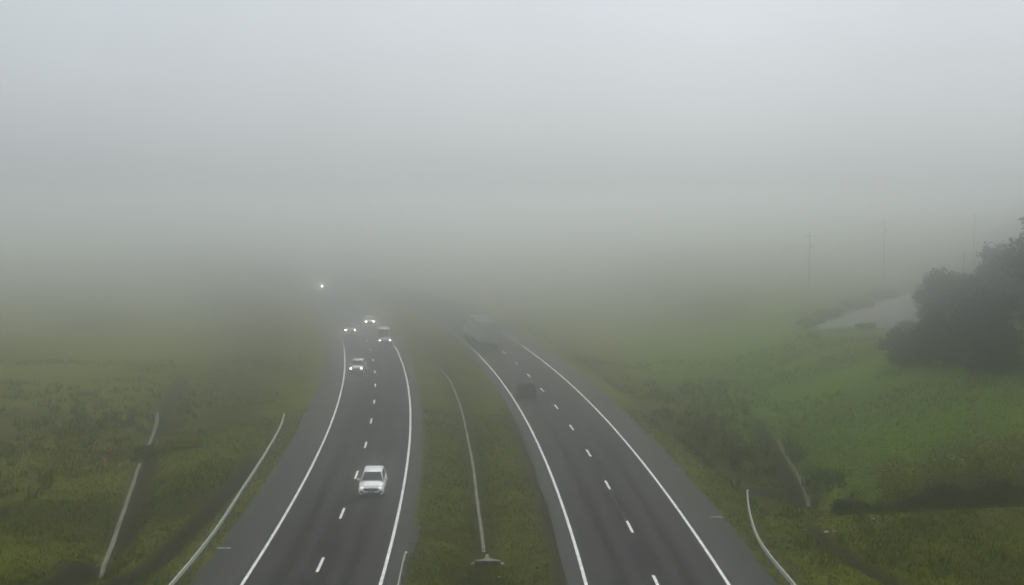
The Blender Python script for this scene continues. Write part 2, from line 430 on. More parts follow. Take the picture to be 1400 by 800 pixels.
# the pale gravel lot behind the trees
lot = [(44.1, 192), (49.5, 202.5), (58.7, 219.5), (69.6, 238.8), (80.4, 256), (86.6, 261), (86.6, 246), (78, 229), (68, 207), (60.3, 192), (53.7, 180), (47.1, 185.5)]
def inside(x, y):
    c = np.zeros(x.shape, bool)
    for (ax, ay), (bx, by) in zip(lot, lot[1:] + lot[:1]):
        c ^= ((ay > y) != (by > y)) & (x < (bx - ax) * (y - ay) / (by - ay + 1e-9) + ax)
    return c
gx, gy = np.meshgrid(np.arange(42, 90, 1.), np.arange(176, 266, 1.))
gz = height(gx, gy); me_z = float(np.mean(gz[inside(gx, gy)]))
lv = [(x, y, hz(x, y)) for x, y in lot]
vs, fs = [], []
idx = {}
for j in range(gx.shape[0] - 1):
    for i in range(gx.shape[1] - 1):
        if inside(gx[j:j+1, i] + .5, gy[j:j+1, i] + .5)[0]:
            q = []
            for dj, di in ((0, 0), (0, 1), (1, 1), (1, 0)):
                k = (j + dj, i + di)
                if k not in idx:
                    idx[k] = len(vs); vs.append((gx[k], gy[k], gz[k] + .25))
                q.append(idx[k])
            fs.append(q)
tag(from_py('gravel_lot', vs, fs, M['gravel'], smooth=True), kind='structure')

# ------------------------------------------------------------------ drains
def sweep(name, pts, profile, mat, parent=None, closed=False, caps=True):
    """profile: list of (side, up) swept along pts (x,y,z)"""
    P = [Vector(p) for p in pts]; rings = []
    for i, p in enumerate(P):
        t = (P[min(i + 1, len(P) - 1)] - P[max(i - 1, 0)]); t.z = 0; t.normalize()
        s = Vector((t.y, -t.x, 0))
        rings.append([p + s * a + Vector((0, 0, u)) for a, u in profile])
    n = len(profile); v = [q for r_ in rings for q in r_]; f = []
    for i in range(len(P) - 1):
        for k in range(n): f.append((i*n + k, i*n + (k+1) % n, (i+1)*n + (k+1) % n, (i+1)*n + k))
    f.append(tuple(range(n))[::-1]); f.append(tuple(range((len(P)-1)*n, len(P)*n)))
    return from_py(name, v, f, mat, parent)

def resample(pts, step):
    out = []
    for (ax, ay), (bx, by) in zip(pts, pts[1:]):
        n = max(1, int(math.hypot(bx - ax, by - ay) / step))
        out += [(ax + (bx - ax) * k / n, ay + (by - ay) * k / n) for k in range(n)]
    return out + [pts[-1]]

def smooth_pts(pts, it=2):
    for _ in range(it):
        q = [pts[0]]
        for a, b in zip(pts, pts[1:]):
            q += [(a[0]*.75 + b[0]*.25, a[1]*.75 + b[1]*.25), (a[0]*.25 + b[0]*.75, a[1]*.25 + b[1]*.75)]
        pts = q + [pts[-1]]
    return pts

def channel(name, pts, label, parent_off, w=.55, mat='concrete', lift=.12):
    root = empty(name, (pts[-1][0], pts[-1][1], hz(*pts[-1])))
    tag(root, label, 'drain')
    P = [(x - root.location.x, y - root.location.y, hz(x, y) - root.location.z + lift) for x, y in resample(pts, 1.5)]
    sweep('channel_kerb', P, [(-w/2, -.5), (-w/2, 0), (-w/2 + .1, .04), (w/2 - .1, .04), (w/2, 0), (w/2, -.5)], M[mat], root)
    return root

channel('drainage_channel', [(-40, 146), (-38.4, 140), (-35.3, 125.5)], 'short hazy stretch of pale concrete drain kerb beyond the low bushes', 0, .36)
channel('drainage_channel', [(-33.7, 117), (-30.9, 104), (-28.4, 92.7), (-26.8, 85.8), (-25.7, 80.1)], 'long straight pale concrete drain kerb in the grassy field beside a dark strip', 0, .32)
channel('drainage_channel', [(26.3, 128), (25.2, 118.1), (24.3, 108.1), (23.3, 101.)], 'dark damp concrete drain kerb sloping down the meadow to a muddy hollow', 0, .36, 'concrete_dark')

# median drain: thin concrete runnel ending at a flared inlet with dark openings
med = smooth_pts([(-9.2, 166), (-7.8, 159.1), (-6.55, 147.4), (-5.08, 132.3), (-3.91, 115.3), (-3.01, 102.2), (-2.5, 91.7), (-1.98, 83.1), (-1.7, 77.4)])
root = empty('drainage_runnel', (-1.7, 77.4, hz(-1.7, 77.4))); tag(root, 'thin pale concrete runnel curving along the middle of the grass median', 'drain')
P = [(x + 1.7, y - 77.4, hz(x, y) - root.location.z + .06) for x, y in resample(med, 1.2)]
sweep('runnel_bed', P, [(-.11, -.3), (-.11, .0), (-.05, -.02), (.05, -.02), (.11, .0), (.11, -.3)], M['concrete'], root)

ix, iy = -1.45, 74.6; iz = hz(ix, iy)
root = empty('drain_inlet', (ix, iy, iz)); tag(root, 'flared concrete drain inlet with dark mouth at the near end of the median runnel', 'drain inlet')
root.scale = (.74, .8, .8)
m = MB()
pr = [(-.16, 2.9, .05), (.06, 2.9, .05), (.22, 1.5, .12), (.70, .7, .26), (1.0, .22, .34), (1.05, 0, .34), (-.98, 0, .34), (-.9, .2, .34), (-.45, .7, .26), (-.20, 1.5, .12)]
m.loft([[(a, b, -.4) for a, b, c in pr], [(a, b, c) for a, b, c in pr]])
m.build('apron', M['concrete'], root)
for a, w, h_ in ((-.68, .46, .20), (-.10, .52, .26), (.58, .62, .24)):
    MB().box((a, -.012, h_ / 2 + .03), (w, .03, h_ * 1.15)).build('opening', M['void'], root, bevel=.01)
for a in (-1.12, 1.2):
    MB().box((a, -.16, .10), (.22, .5, .26), Matrix.Rotation(.3 if a > 0 else -.3, 4, 'Z')).build('wing_wall', M['concrete'], root, bevel=.04)

# ------------------------------------------------------------------ guardrails
def guardrail(pts, label, face, post_gap=1.95):
    pts = smooth_pts(pts, 2); pts = resample(pts, .8)
    bx, by = pts[0]; bz = hz(bx, by)
    root = empty('guardrail', (bx, by, bz)); tag(root, label, 'guardrail')
    L = len(pts); P = []
    for i, (x, y) in enumerate(pts):
        zz = .70
        d = (L - 1 - i) * .8
        if d < 4.: zz = .70 - .40 * (1 - d / 4.) ** 2
        P.append((x - bx, y - by, hz(x, y) - bz + zz + max(0, -.05 - hz(x, y)) * .8))
    f = face
    prof = [(0, -.135), (f*.05, -.11), (f*.075, -.07), (f*.02, -.025), (f*.02, .025), (f*.075, .07), (f*.05, .11), (0, .135), (-f*.02, .135), (-f*.02, -.135)]
    sweep('rail', P, prof, M['steel'], root)
    acc = 0
    last = None
    for i in range(1, L):
        acc += math.hypot(P[i][0] - P[i-1][0], P[i][1] - P[i-1][1])
        if acc >= post_gap:
            acc = 0
            t = Vector((P[i][0] - P[i-1][0], P[i][1] - P[i-1][1])).normalized(); ang = math.atan2(t.y, t.x)
            nx_, ny_ = t.y * -f * .12, -t.x * -f * .12
            g = hz(P[i][0] + bx, P[i][1] + by) - bz
            top = P[i][2] + .12
            MB().box((P[i][0] + nx_, P[i][1] + ny_, (top + g - .15) / 2), (.16, .14, top - g + .15), Matrix.Rotation(ang, 4, 'Z')).build('post', M['post'], root)
    e = P[-1]
    t = Vector((P[-1][0] - P[-2][0], P[-1][1] - P[-2][1])).normalized()
    MB().box((e[0] + t.x * .1, e[1] + t.y * .1, e[2]), (.4, .14, .36), Matrix.Rotation(math.atan2(t.y, t.x), 4, 'Z')).build('end_terminal', M['steel'], root, bevel=.04)
    return root
def offs(y, d, x0): a, b = off(x0, np.array([y]), np.array([d])); return float(a[0]), float(b[0])
guardrail([(-17.3, 44), (-17.5, 58), (-17.57, 65.8), (-17.65, 71.7), (-17.85, 77.2), (-18.22, 83.1), (-18.64, 88.8), (-19.02, 94.9), (-19.55, 102.4), (-20.19, 110.6), (-20.84, 117.4), (-21.9, 124.5)],
          'long pale steel guardrail on the grass verge beside the oncoming carriageway', 1)
guardrail([(14.5, 44), (14.5, 58), (14.56, 65.8), (14.38, 70.8), (14.4, 74.8), (14.75, 78.9), (15.5, 84.6), (16.5, 90.4)],
          'pale steel guardrail flaring away from the wide shoulder near the grassy bank', -1)
guardrail([(-5.55, 50), (-5.7, 60), (-5.81, 65.8), (-6.05, 73.3)],
          'short pale steel guardrail at the median edge next to the narrow shoulder', -1)

# ------------------------------------------------------------------ vehicles
def hatch_params(**k):
    p = dict(L=4.35, W=1.80, H=1.54, st=[(0, .76, .30, .56, .64), (.10, .85, .23, .62, .78), (.45, .89, .24, .72, .92), (1.25, .90, .25, .82, 1.02),
         (2.2, .90, .25, .86, 1.03), (3.4, .90, .25, .88, 1.05), (4.12, .88, .26, .86, 1.05), (4.35, .80, .30, .74, .94)],
         belt=(1.10, 4.18, .81, .99), roof=(1.90, 3.80, .64, 1.53), crown=1.60, lampz=.72, lampx=.62, mir=1.5, axles=(.86, 3.46), r=.33)
    p.update(k); return p
SUV = hatch_params(L=4.6, W=1.86, H=1.70, st=[(0, .78, .34, .62, .72), (.10, .88, .24, .68, .86), (.45, .92, .22, .78, 1.0), (1.25, .93, .22, .90, 1.10),
         (2.2, .93, .22, .94, 1.12), (3.6, .93, .22, .95, 1.14), (4.4, .91, .24, .94, 1.14), (4.6, .84, .34, .84, 1.05)],
         belt=(1.18, 4.45, .83, 1.07), roof=(1.95, 4.0, .64, 1.64), crown=1.71, lampz=.80, lampx=.68, axles=(.92, 3.66), r=.36)
SEDAN = hatch_params(L=4.7, H=1.45, st=[(0, .74, .28, .52, .58), (.10, .84, .20, .58, .70), (.5, .89, .18, .66, .84), (1.4, .90, .18, .78, .95),
         (2.4, .90, .18, .82, .96), (3.7, .90, .18, .84, .98), (4.5, .87, .20, .82, .98), (4.7, .80, .28, .72, .90)],
         belt=(1.28, 4.05, .79, .93), roof=(2.15, 3.3, .58, 1.39), crown=1.45)
VAN = hatch_params(L=5.4, W=2.0, H=2.45, st=[(0, .86, .34, .66, .74), (.12, .95, .26, .72, .95), (.5, .98, .24, .84, 1.14), (1.0, 1.0, .24, .98, 1.24),
         (2.0, 1.0, .24, 1.05, 1.26), (4.0, 1.0, .24, 1.05, 1.28), (5.2, .99, .24, 1.05, 1.28), (5.4, .96, .34, .98, 1.2)],
         belt=(.95, 5.38, .95, 1.20), roof=(1.75, 5.30, .84, 2.34), crown=2.45, lampz=.86, lampx=.74, mir=1.3, axles=(.98, 4.4), r=.36)

def lerp(a, b, t): return tuple(p + (q - p) * t for p, q in zip(a, b))

def make_car(loc, fwd, p, paint, label, cat, group, lit='lamp_on', name='car', panel_van=False, one_lamp=False, rust=False):
    root = empty(name, loc, math.atan2(-fwd[0], fwd[1])); tag(root, label, cat, group)
    L = p['L']; Yf = L / 2
    P = lambda s: Yf - s
    rings = []
    for s, w, zb, zm, zt in p['st']:
        half = [(w * .90, zb), (w * .985, zb + .12), (w, (zb + zm) / 2 + .05), (w * .985, zm), (w * .90, zm + (zt - zm) * .72), (w * .55, zt)]
        rings.append([(a, P(s), b) for a, b in half] + [(-a, P(s), b) for a, b in half[::-1]])
    m = MB().loft(rings)
    b0, b1, bw, bz = p['belt']; r0, r1, rw, rz = p['roof']
    ring_b = [(bw, P(b0), bz), (bw, P(b1), bz), (-bw, P(b1), bz), (-bw, P(b0), bz)]
    ring_r = [(rw, P(r0), rz), (rw, P(r1), rz), (-rw, P(r1), rz), (-rw, P(r0), rz)]
    ring_c = [(rw * .72, P(r0 + .22), p['crown']), (rw * .72, P(r1 - .2), p['crown']), (-rw * .72, P(r1 - .2), p['crown']), (-rw * .72, P(r0 + .22), p['crown'])]
    m.loft([ring_b, ring_r, ring_c])
    body = m.build('body', paint, root, bevel=.035, smooth=True)
    # glazing, 12 mm proud of the cabin faces
    def pane(nm, A, B, C, D, u0, u1, v0, v1):
        def q(u, v): return Vector(lerp(lerp(A, B, u), lerp(D, C, u), v))
        pts = [q(u0, v0), q(u1, v0), q(u1, v1), q(u0, v1)]
        n = (pts[1] - pts[0]).cross(pts[3] - pts[0]).normalized()
        ctr = sum(pts, Vector()) / 4; cc = Vector((0, P((b0 + b1) / 2), bz))
        if n.dot(ctr - cc) < 0: n = -n
        mm = MB().loft([[t - n * .02 for t in pts], [t + n * .012 for t in pts]])
        return mm.build(nm, M['glass'], root)
    fr, br, bl, fl = ring_b; fr2, br2, bl2, fl2 = ring_r
    pane('windscreen', fl, fr, fr2, fl2, .06, .94, .12, .93)
    if panel_van:
        for a, a2, b, b2 in ((fr, fr2, br, br2), (fl, fl2, bl, bl2)):
            pane('side_window', a, b, b2, a2, .06, .26, .12, .80)
    else:
        pane('rear_window', bl, br, br2, bl2, .1, .9, .25, .92)
        for a, a2, b, b2 in ((fr, fr2, br, br2), (fl, fl2, bl, bl2)):
            pane('side_window', a, b, b2, a2, .10, .46, .10, .90)
            pane('side_window', a, b, b2, a2, .49, .88, .10, .90)
    zl = p['lampz']; xl = p['lampx']
    for sx in (-1, 1):
        k = lit if not (one_lamp and sx > 0) else 'glass'
        h = MB().ball((sx * xl, P(.13), zl), (.15, .12, .095)).build('headlight', M[k], root, smooth=True)
        MB().ball((sx * (bw + .16), P(p['mir']), bz + .07), (.13, .07, .085)).build('mirror', paint, root, smooth=True)
        MB().box((sx * (p['W'] / 2 - .17), -Yf + .02, bz - .14), (.22, .16, .24)).build('tail_light', M['tail'], root, bevel=.03)
        MB().box((sx * (xl + .04), P(.09), zl - .23), (.24, .20, .12)).build('fog_lamp_recess', M['plastic'], root, bevel=.02)
        for s in p['axles']:
            xw = p['W'] / 2 - .10
            w = MB().cyl((sx * (xw - .12), P(s), p['r']), (sx * (xw + .112), P(s), p['r']), p['r'], n=24).build('wheel', M['rubber'], root, bevel=.02)
            MB().cyl((sx * (xw + .08), P(s), p['r']), (sx * (xw + .119), P(s), p['r']), p['r'] * .66, p['r'] * .6, n=16).build('rim', M['rim'], w)
    m = MB().loft([[(-.56, P(.22), zl - .02), (.56, P(.22), zl - .02), (.48, P(.22), zl - .13), (-.48, P(.22), zl - .13)], [(-.54, P(-.03), zl + .0), (.54, P(-.03), zl + .0), (.44, P(-.03), zl - .17), (-.44, P(-.03), zl - .17)]])
    m.build('grille', M['plastic'], root)
    MB().box((0, P(.08), zl - .37), (1.25, .26, .15)).build('lower_intake', M['plastic'], root, bevel=.02)
    MB().box((0, P(-.015), zl - .25), (.50, .03, .09)).build('front_plate', M['plate'], root)
    MB().box((0, -Yf - .01, bz - .22), (.50, .03, .11)).build('rear_plate', M['plate'], root)
    MB().box((0, -Yf + .06, p['st'][-1][2] + .08), (p['W'] * .86, .22, .2)).build('rear_bumper', M['plastic'], root, bevel=.04)
    return root

def lane_pt(x0, y, d):
    a, b = off(x0, np.array([y]), np.array([d])); s = float(slope(y)); n = math.hypot(1, s)
    return (float(a[0]), float(b[0]), .004), (s / n, 1 / n)
def on_road(x0, yfront, d, p, toward, *args, yaw=0, **k):
    yc = yfront + p['L'] / 2 if toward else yfront + p['L'] / 2
    loc, t = lane_pt(x0, yc, d)
    f = (-t[0], -t[1]) if toward else t
    c, s_ = math.cos(yaw), math.sin(yaw); f = (f[0]*c - f[1]*s_, f[0]*s_ + f[1]*c)
    return make_car(loc, f, p, *args, **k)
GO, GA = 'oncoming vehicles with their headlights on', 'vehicles driving away into the fog'
on_road(XL, 88.9, 1.60, hatch_params(), True, M['white_paint'], 'white hatchback with dark grille driving towards the camera, nearest car on the road', 'car', GO, lit='lamp_dim')
on_road(XL, 156.6, -2.05, hatch_params(), True, M['silver_paint'], 'silver hatchback in the shoulder side lane, first car behind the white hatchback', 'car', GO, yaw=-.10)
on_road(XL, 188.4, 2.25, VAN, True, M['grey_paint'], 'pale grey tall van with lit headlights in the median side lane', 'van', GO, name='van', panel_van=True)
on_road(XL, 221.4, 1.9, SEDAN, True, M['beige_paint'], 'pale sedan with bright bonnet in the fog behind the grey van', 'car', GO, lit='lamp_far')
on_road(XL, 205.9, -2.2, SUV, True, M['black_paint'], 'dark car in the shoulder side lane showing only two round headlights in the fog', 'car', GO, lit='lamp_far')
on_road(XL, 321., 2.0, SUV, True, M['grey_paint'], 'farthest oncoming car, a single white headlight dot almost lost in fog', 'car', GO, one_lamp=True, lit='lamp_beacon')
on_road(XR, 136.6, -2.25, hatch_params(), False, M['dark_paint'], 'dark hatchback seen from behind in the median side lane', 'car', GA, lit='glass')

# the pale articulated truck driving away
def make_truck():
    Lt = 23.0
    loc, t = lane_pt(XR, 182.3 + Lt / 2, -1.8)
    root = empty('articulated_truck', loc, math.atan2(-t[0], t[1])); tag(root, 'pale articulated truck seen from behind as a faint block in the fog', 'truck', GA)
    r0 = -Lt / 2
    MB().box((0, r0 + 7.8, 2.5), (2.5, 15.5, 2.84)).build('cargo_box', M['trailer'], root, bevel=.05)
    MB().box((0, r0 + 7.8, 3.95), (2.46, 15.4, .06)).build('roof_panel', M['trailer_roof'], root)
    for sx in (-1, 1):
        MB().box((sx * .60, r0 + .02, 2.5), (1.14, .05, 2.6)).build('rear_door', M['trailer'], root, bevel=.015)
        MB().cyl((sx * .12, r0 - .03, 1.25), (sx * .12, r0 - .03, 3.8), .02, n=8).build('door_bar', M['steel'], root)
        MB().box((sx * .95, r0 + .06, .92), (.35, .08, .16)).build('tail_light', M['tail'], root, bevel=.02)
        for yy in (1.6, 2.95, 17.6, 18.9, 22.1):
            w = MB().cyl((sx * .72, r0 + yy, .5), (sx * 1.2, r0 + yy, .5), .5, n=24).build('wheel', M['rubber'], root, bevel=.03)
            MB().cyl((sx * 1.12, r0 + yy, .5), (sx * 1.21, r0 + yy, .5), .28, .25, n=16).build('rim', M['rim'], w)
        MB().box((sx * .9, r0 + .75, .65), (.6, .03, .75)).build('mud_flap', M['plastic'], root)
        MB().box((sx * 1.42, r0 + 21.6, 2.4), (.12, .2, .6)).build('mirror', M['plastic'], root, bevel=.03)
    MB().box((0, r0 + .25, .62), (2.3, .12, .16)).build('rear_bumper', M['plastic'], root, bevel=.02)
    MB().box((0, r0 + 11., .95), (.9, 21., .26)).build('chassis', M['plastic'], root)
    w, y0, y1 = 1.2, r0 + 18.6, r0 + 21.0
    cab = MB().loft([[(w, y0, .8), (w, y1 + 1.9, .8), (-w, y1 + 1.9, .8), (-w, y0, .8)], [(w, y0, 2.1), (w * .86, y1 + 1.8, 1.8), (-w * .86, y1 + 1.8, 1.8), (-w, y0, 2.1)]])
    cab.loft([[(w, y0, 2.0), (w, y1 + .3, 2.0), (-w, y1 + .3, 2.0), (-w, y0, 2.0)], [(w * .95, y0, 3.0), (w * .92, y1 - .2, 3.0), (-w * .92, y1 - .2, 3.0), (-w * .95, y0, 3.0)]])
    cab = cab.build('cab', M['silver_paint'], root, bevel=.05)
    MB().loft([[(w * .93, y0, 2.98), (w * .9, y1 - .3, 2.98), (-w * .9, y1 - .3, 2.98), (-w * .93, y0, 2.98)], [(w * .9, y0, 3.95), (w * .8, y0 + .7, 3.9), (-w * .8, y0 + .7, 3.9), (-w * .9, y0, 3.95)]]).build('roof_fairing', M['silver_paint'], root, bevel=.05)
    MB().box((0, y1 + .075, 2.52), (2.0, .03, .75), Matrix.Rotation(math.atan2(.5, 1.0), 4, 'X')).build('windscreen', M['glass'], cab)
    for sx in (-1, 1):
        MB().box((sx * w * .978, y1 - .75, 2.5), (.07, 1.2, .6)).build('side_window', M['glass'], cab)
make_truck()

# ------------------------------------------------------------------ plants
def leaves(blobs, count, size, flat=.0):
    """random leaf cards filling blobs [(x,y,z,rx,ry,rz)], denser towards each blob's skin, uneven rim"""
    w = np.array([b[3] * b[4] * b[5] for b in blobs]) ** (2 / 3.); w /= w.sum()
    k = RNG.choice(len(blobs), count, p=w); B = np.array(blobs)[k]
    d = RNG.normal(size=(count, 3)); d /= np.linalg.norm(d, axis=1)[:, None]
    # ragged radius: a few lumps per blob
    lump = 1 + .22 * np.sin(d[:, 0] * 5 + k * 1.7) * np.cos(d[:, 1] * 4.3 + k) + .15 * np.sin(d[:, 2] * 7 + k * 2.3)
    rad = RNG.random(count) ** .42 * lump + RNG.exponential(.035, count)
    c = B[:, :3] + d * rad[:, None] * B[:, 3:]
    n = d + RNG.normal(size=(count, 3)) * .9; n /= np.linalg.norm(n, axis=1)[:, None]
    a = np.cross(n, RNG.normal(size=(count, 3))); a /= np.linalg.norm(a, axis=1)[:, None]
    b = np.cross(n, a); s = size * (.55 + RNG.random(count) * .9)[:, None]
    v = np.stack([c - a * s * .5, c + b * s * .36, c + a * s * .62, c - b * s * .36], 1).reshape(-1, 3)
    f = np.arange(count * 4, dtype=np.int32).reshape(-1, 4)
    return v, f

def limb(bm_, pts, r0, r1, n=8):
    rings = []
    for i, p in enumerate(pts):
        t = i / (len(pts) - 1); r_ = r0 + (r1 - r0) * t
        d = Vector(pts[min(i+1, len(pts)-1)]) - Vector(pts[max(i-1, 0)]); q = d.to_track_quat('Z', 'Y')
        rings.append([Vector(p) + q @ Vector((math.cos(2*PI*k/n) * r_, math.sin(2*PI*k/n) * r_, 0)) for k in range(n)])
    bm_.loft(rings)

def tree(x, y, h, rad, mat, label, group, count=7000, leaf=.42, low=.14, name='tree', cat='tree'):
    z = hz(x, y) - .1
    root = empty(name, (x, y, z)); tag(root, label, cat, group)
    rnd = random.Random(int(x * 31 + y * 7))
    m = MB(); tops = []
    lean = (rnd.uniform(-.5, .5), rnd.uniform(-.5, .5))
    limb(m, [(0, 0, -.2), (lean[0]*.3, lean[1]*.3, h*.25), (lean[0], lean[1], h*.55), (lean[0]*1.4, lean[1]*1.4, h*.86)], h*.020 + .06, .04)
    blobs = []
    nb = 15
    for i in range(nb):
        a = i * 2.4 + rnd.uniform(-.5, .5); t = i / (nb - 1)
        zz = h * (low + .10 + (.80 - low) * t); rr = rad * (.45 + .55 * math.sin(PI * (.18 + .74 * (1 - t)))) * rnd.uniform(.45, .85)
        px, py = math.cos(a) * rr + lean[0], math.sin(a) * rr + lean[1]
        s0 = zz * .72
        limb(m, [(lean[0]*s0/h, lean[1]*s0/h, s0), (px * .55, py * .55, zz * .92), (px, py, zz)], .035 + .006 * h, .02, 6)
        br = rad * rnd.uniform(.30, .50)
        blobs.append((px, py, zz, br, br, br * rnd.uniform(.65, .95)))
    blobs.append((lean[0]*1.4, lean[1]*1.4, h * .87, rad*.34, rad*.34, h * .115))
    m.build('trunk', M['bark'], root, smooth=True)
    v, f = leaves(blobs, count, leaf)
    v[:, 2] = np.maximum(v[:, 2], .05)
    from_np('crown', v, f, M[mat], root)
    return root

def shrub(x, y, h, w, mat, label, group, count=1800, leaf=.2, name='shrub', dark_mat=None):
    z = hz(x, y) - .05
    root = empty(name, (x, y, z)); tag(root, label, 'shrub', group)
    rnd = random.Random(int(x * 53 + y * 11)); m = MB(); blobs = []
    for i in range(7):
        a = i * 2.4 + rnd.random(); rr = w * .5 * rnd.uniform(.2, .75); zz = h * rnd.uniform(.38, .8)
        px, py = math.cos(a) * rr, math.sin(a) * rr
        limb(m, [(px*.1, py*.1, -.1), (px*.5, py*.5, zz*.5), (px, py, zz)], .05, .012, 5)
        blobs.append((px, py, zz * .85, w * .27, w * .27, h * .27))
    m.build('stems', M['bark'], root)
    v, f = leaves(blobs, count, leaf)
    v[:, 2] = np.maximum(v[:, 2], .02)
    from_np('foliage', v, f, M[mat], root)
    return root

GT = 'trees in the dark clump beside the meadow'
tree(58.8, 138, 16.9, 5.2, 'leaf_deep', 'tallest dark tree of the clump, its crown rising above all its neighbours', GT, 12000, 0.42)
tree(51.8, 140, 8.0, 3.4, 'leaf_dark', 'dark round tree leaning on the tallest tree, second highest of the near clump', GT, 9000, 0.36)
tree(46.9, 141, 4.9, 2.9, 'leaf_dark', 'dark dome-shaped tree in the middle of the front of the clump', GT, 8000, 0.34, 0.05)
tree(49.3, 133, 4.6, 3.1, 'leaf_deep', 'low broad dark tree at the front of the clump nearest the meadow', GT, 8000, 0.32, 0.03)
tree(44.6, 147, 3.9, 2.3, 'leaf_dark', 'small dark tree at the end of the clump next to the gravel lot', GT, 6000, 0.32, 0.03)
tree(54.3, 130, 5.6, 3.3, 'leaf_deep', 'dark bushy tree in front of the tallest tree', GT, 8000, 0.32, 0.03)
tree(55.0, 163, 8.6, 4.0, 'leaf_dark', 'hazy grey tree standing behind the dome-shaped tree', GT, 7000, 0.42)
tree(65.5, 170, 11.6, 4.8, 'leaf_dark', 'hazy tall tree behind the tallest tree', GT, 7000, 0.45)
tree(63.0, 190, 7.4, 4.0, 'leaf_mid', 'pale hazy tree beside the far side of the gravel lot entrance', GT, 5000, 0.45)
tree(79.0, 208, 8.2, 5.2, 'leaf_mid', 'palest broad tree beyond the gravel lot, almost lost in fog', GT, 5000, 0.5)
GB = 'shrubs below the near grassy bank'
lab = ['low dark shrub at the roadward end of the row below the bank',
       'small rounded shrub second from the roadward end of the bank row',
       'yellow-topped shrub third along the row below the bank',
       'tall dark shrub with a broken yellow top in the bank row',
       'wide shrub behind the middle of the bank crest',
       'shrub with thin pale tips between two wider ones in the bank row',
       'dense dark shrub near the far end of the bank row',
       'last wide shrub of the bank row, farthest from the road']
spots = [(24.6, 93.2, 1.7, 3.0), (27.2, 94.2, 2.0, 3.0), (29.9, 94.6, 3.0, 3.4), (32.1, 96.0, 3.4, 3.4), (34.4, 95.4, 3.2, 3.8), (36.6, 97.0, 3.4, 3.2), (38.8, 96.6, 3.3, 3.6), (41.6, 98.2, 3.5, 4.0)]
for (x, y, h, w), l in zip(spots, lab):
    shrub(x, y, h * 1.05, w, 'leaf_deep', l, GB, 3600, .2)
GY = 'yellow green brush behind the bank row'
for (x, y, h, w), l in zip([(29.4, 97.6, 3.2, 3.4), (33.0, 99.4, 3.6, 3.8), (37.6, 100.6, 3.7, 3.8), (41.4, 102.4, 3.9, 4.2)],
        ['yellow green brush behind the yellow-topped dark shrub', 'yellow green brush behind the tall dark shrub', 'yellow green brush behind the dense dark shrub', 'yellow green brush behind the last wide shrub']):
    shrub(x, y, h * 1.45, w, 'leaf_yellow', l, GY, 2600, .22, name='brush')
GL = 'low bushes across the field drain'
for (x, y, h, w), l in zip([(-33.9, 120.2, 1.3, 2.6), (-31.9, 119.6, 1.5, 2.8), (-29.9, 119.9, 1.3, 2.6)],
        ['low olive bush standing over the line of the concrete field drain', 'middle yellow green bush of the three beyond the field drain', 'yellow green bush of the three closest to the road']):
    shrub(x, y, h, w, 'leaf_mid' if x < -33 else 'leaf_yellow', l, GL, 1600, .2)
shrub(-36.4, 117.5, .9, 2.0, 'leaf_rust', 'small rusty brown bush near the orange marker in the field', None, 600, .18)
GR = 'small bushes along the gravel lot'
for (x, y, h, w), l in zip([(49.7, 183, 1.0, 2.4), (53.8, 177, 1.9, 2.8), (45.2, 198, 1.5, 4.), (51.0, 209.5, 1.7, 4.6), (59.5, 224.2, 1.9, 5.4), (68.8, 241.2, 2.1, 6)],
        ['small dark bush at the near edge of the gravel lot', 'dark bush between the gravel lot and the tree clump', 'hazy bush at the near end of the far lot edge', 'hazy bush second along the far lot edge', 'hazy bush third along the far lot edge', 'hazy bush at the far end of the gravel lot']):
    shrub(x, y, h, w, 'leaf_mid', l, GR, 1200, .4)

# ------------------------------------------------------------------ poles, markers, stones
def pole(x, y, h, label, arm=True):
    z = hz(x, y); h = h - z; root = empty('utility_pole', (x, y, z)); tag(root, label, 'utility pole', 'timber utility poles in the fog')
    MB().cyl((0, 0, -.5), (0, 0, h), .20, .14, 10).build('pole', M['wood'], root, smooth=False)
    if arm:
        MB().box((0, -.2, h - .7), (2.6, .14, .18)).build('crossarm', M['wood'], root, bevel=.02)
        for a in (-1.15, -.5, .5, 1.15):
            MB().cyl((a, -.2, h - .62), (a, -.2, h - .38), .07, .05, 8).build('insulator', M['insul'], root)
        MB().cyl((.35, 0, h - 3.2), (.35, 0, h - 2.1), .3, n=12).build('transformer', M['insul'], root)
    return root
pole(60.4, 265, 15.1, 'tall timber utility pole with crossarm standing closest to the motorway')
pole(83.5, 293, 17.6, 'faint utility pole with crossarm on the hazy hillside between two others')
pole(85.5, 247, 11.7, 'dark bare-topped utility pole showing just above the tree clump', False)
pole(105.8, 299, 18.8, 'faintest utility pole above the clump, near the tallest tree', False)

def marker(x, y, h, r_, mat, label, band='whiteplastic', name='marker_post'):
    root = empty(name, (x, y, hz(x, y))); tag(root, label, 'marker post')
    MB().cyl((0, 0, -.1), (0, 0, h), r_, r_ * .8, 10).build('shaft', M[mat], root)
    MB().cyl((0, 0, h), (0, 0, h + .22), r_ * .86, r_ * .7, 10).build('cap', M[band], root)
marker(-34.9, 110.6, .85, .13, 'orange', 'short orange marker post with white top standing in the field grass')
marker(-42.5, 112.5, 1.3, .05, 'whiteplastic', 'thin pale stake standing in the open field grass')
marker(26.9, 131.5, 1.5, .05, 'whiteplastic', 'thin pale stake at the top of the damp concrete drain')

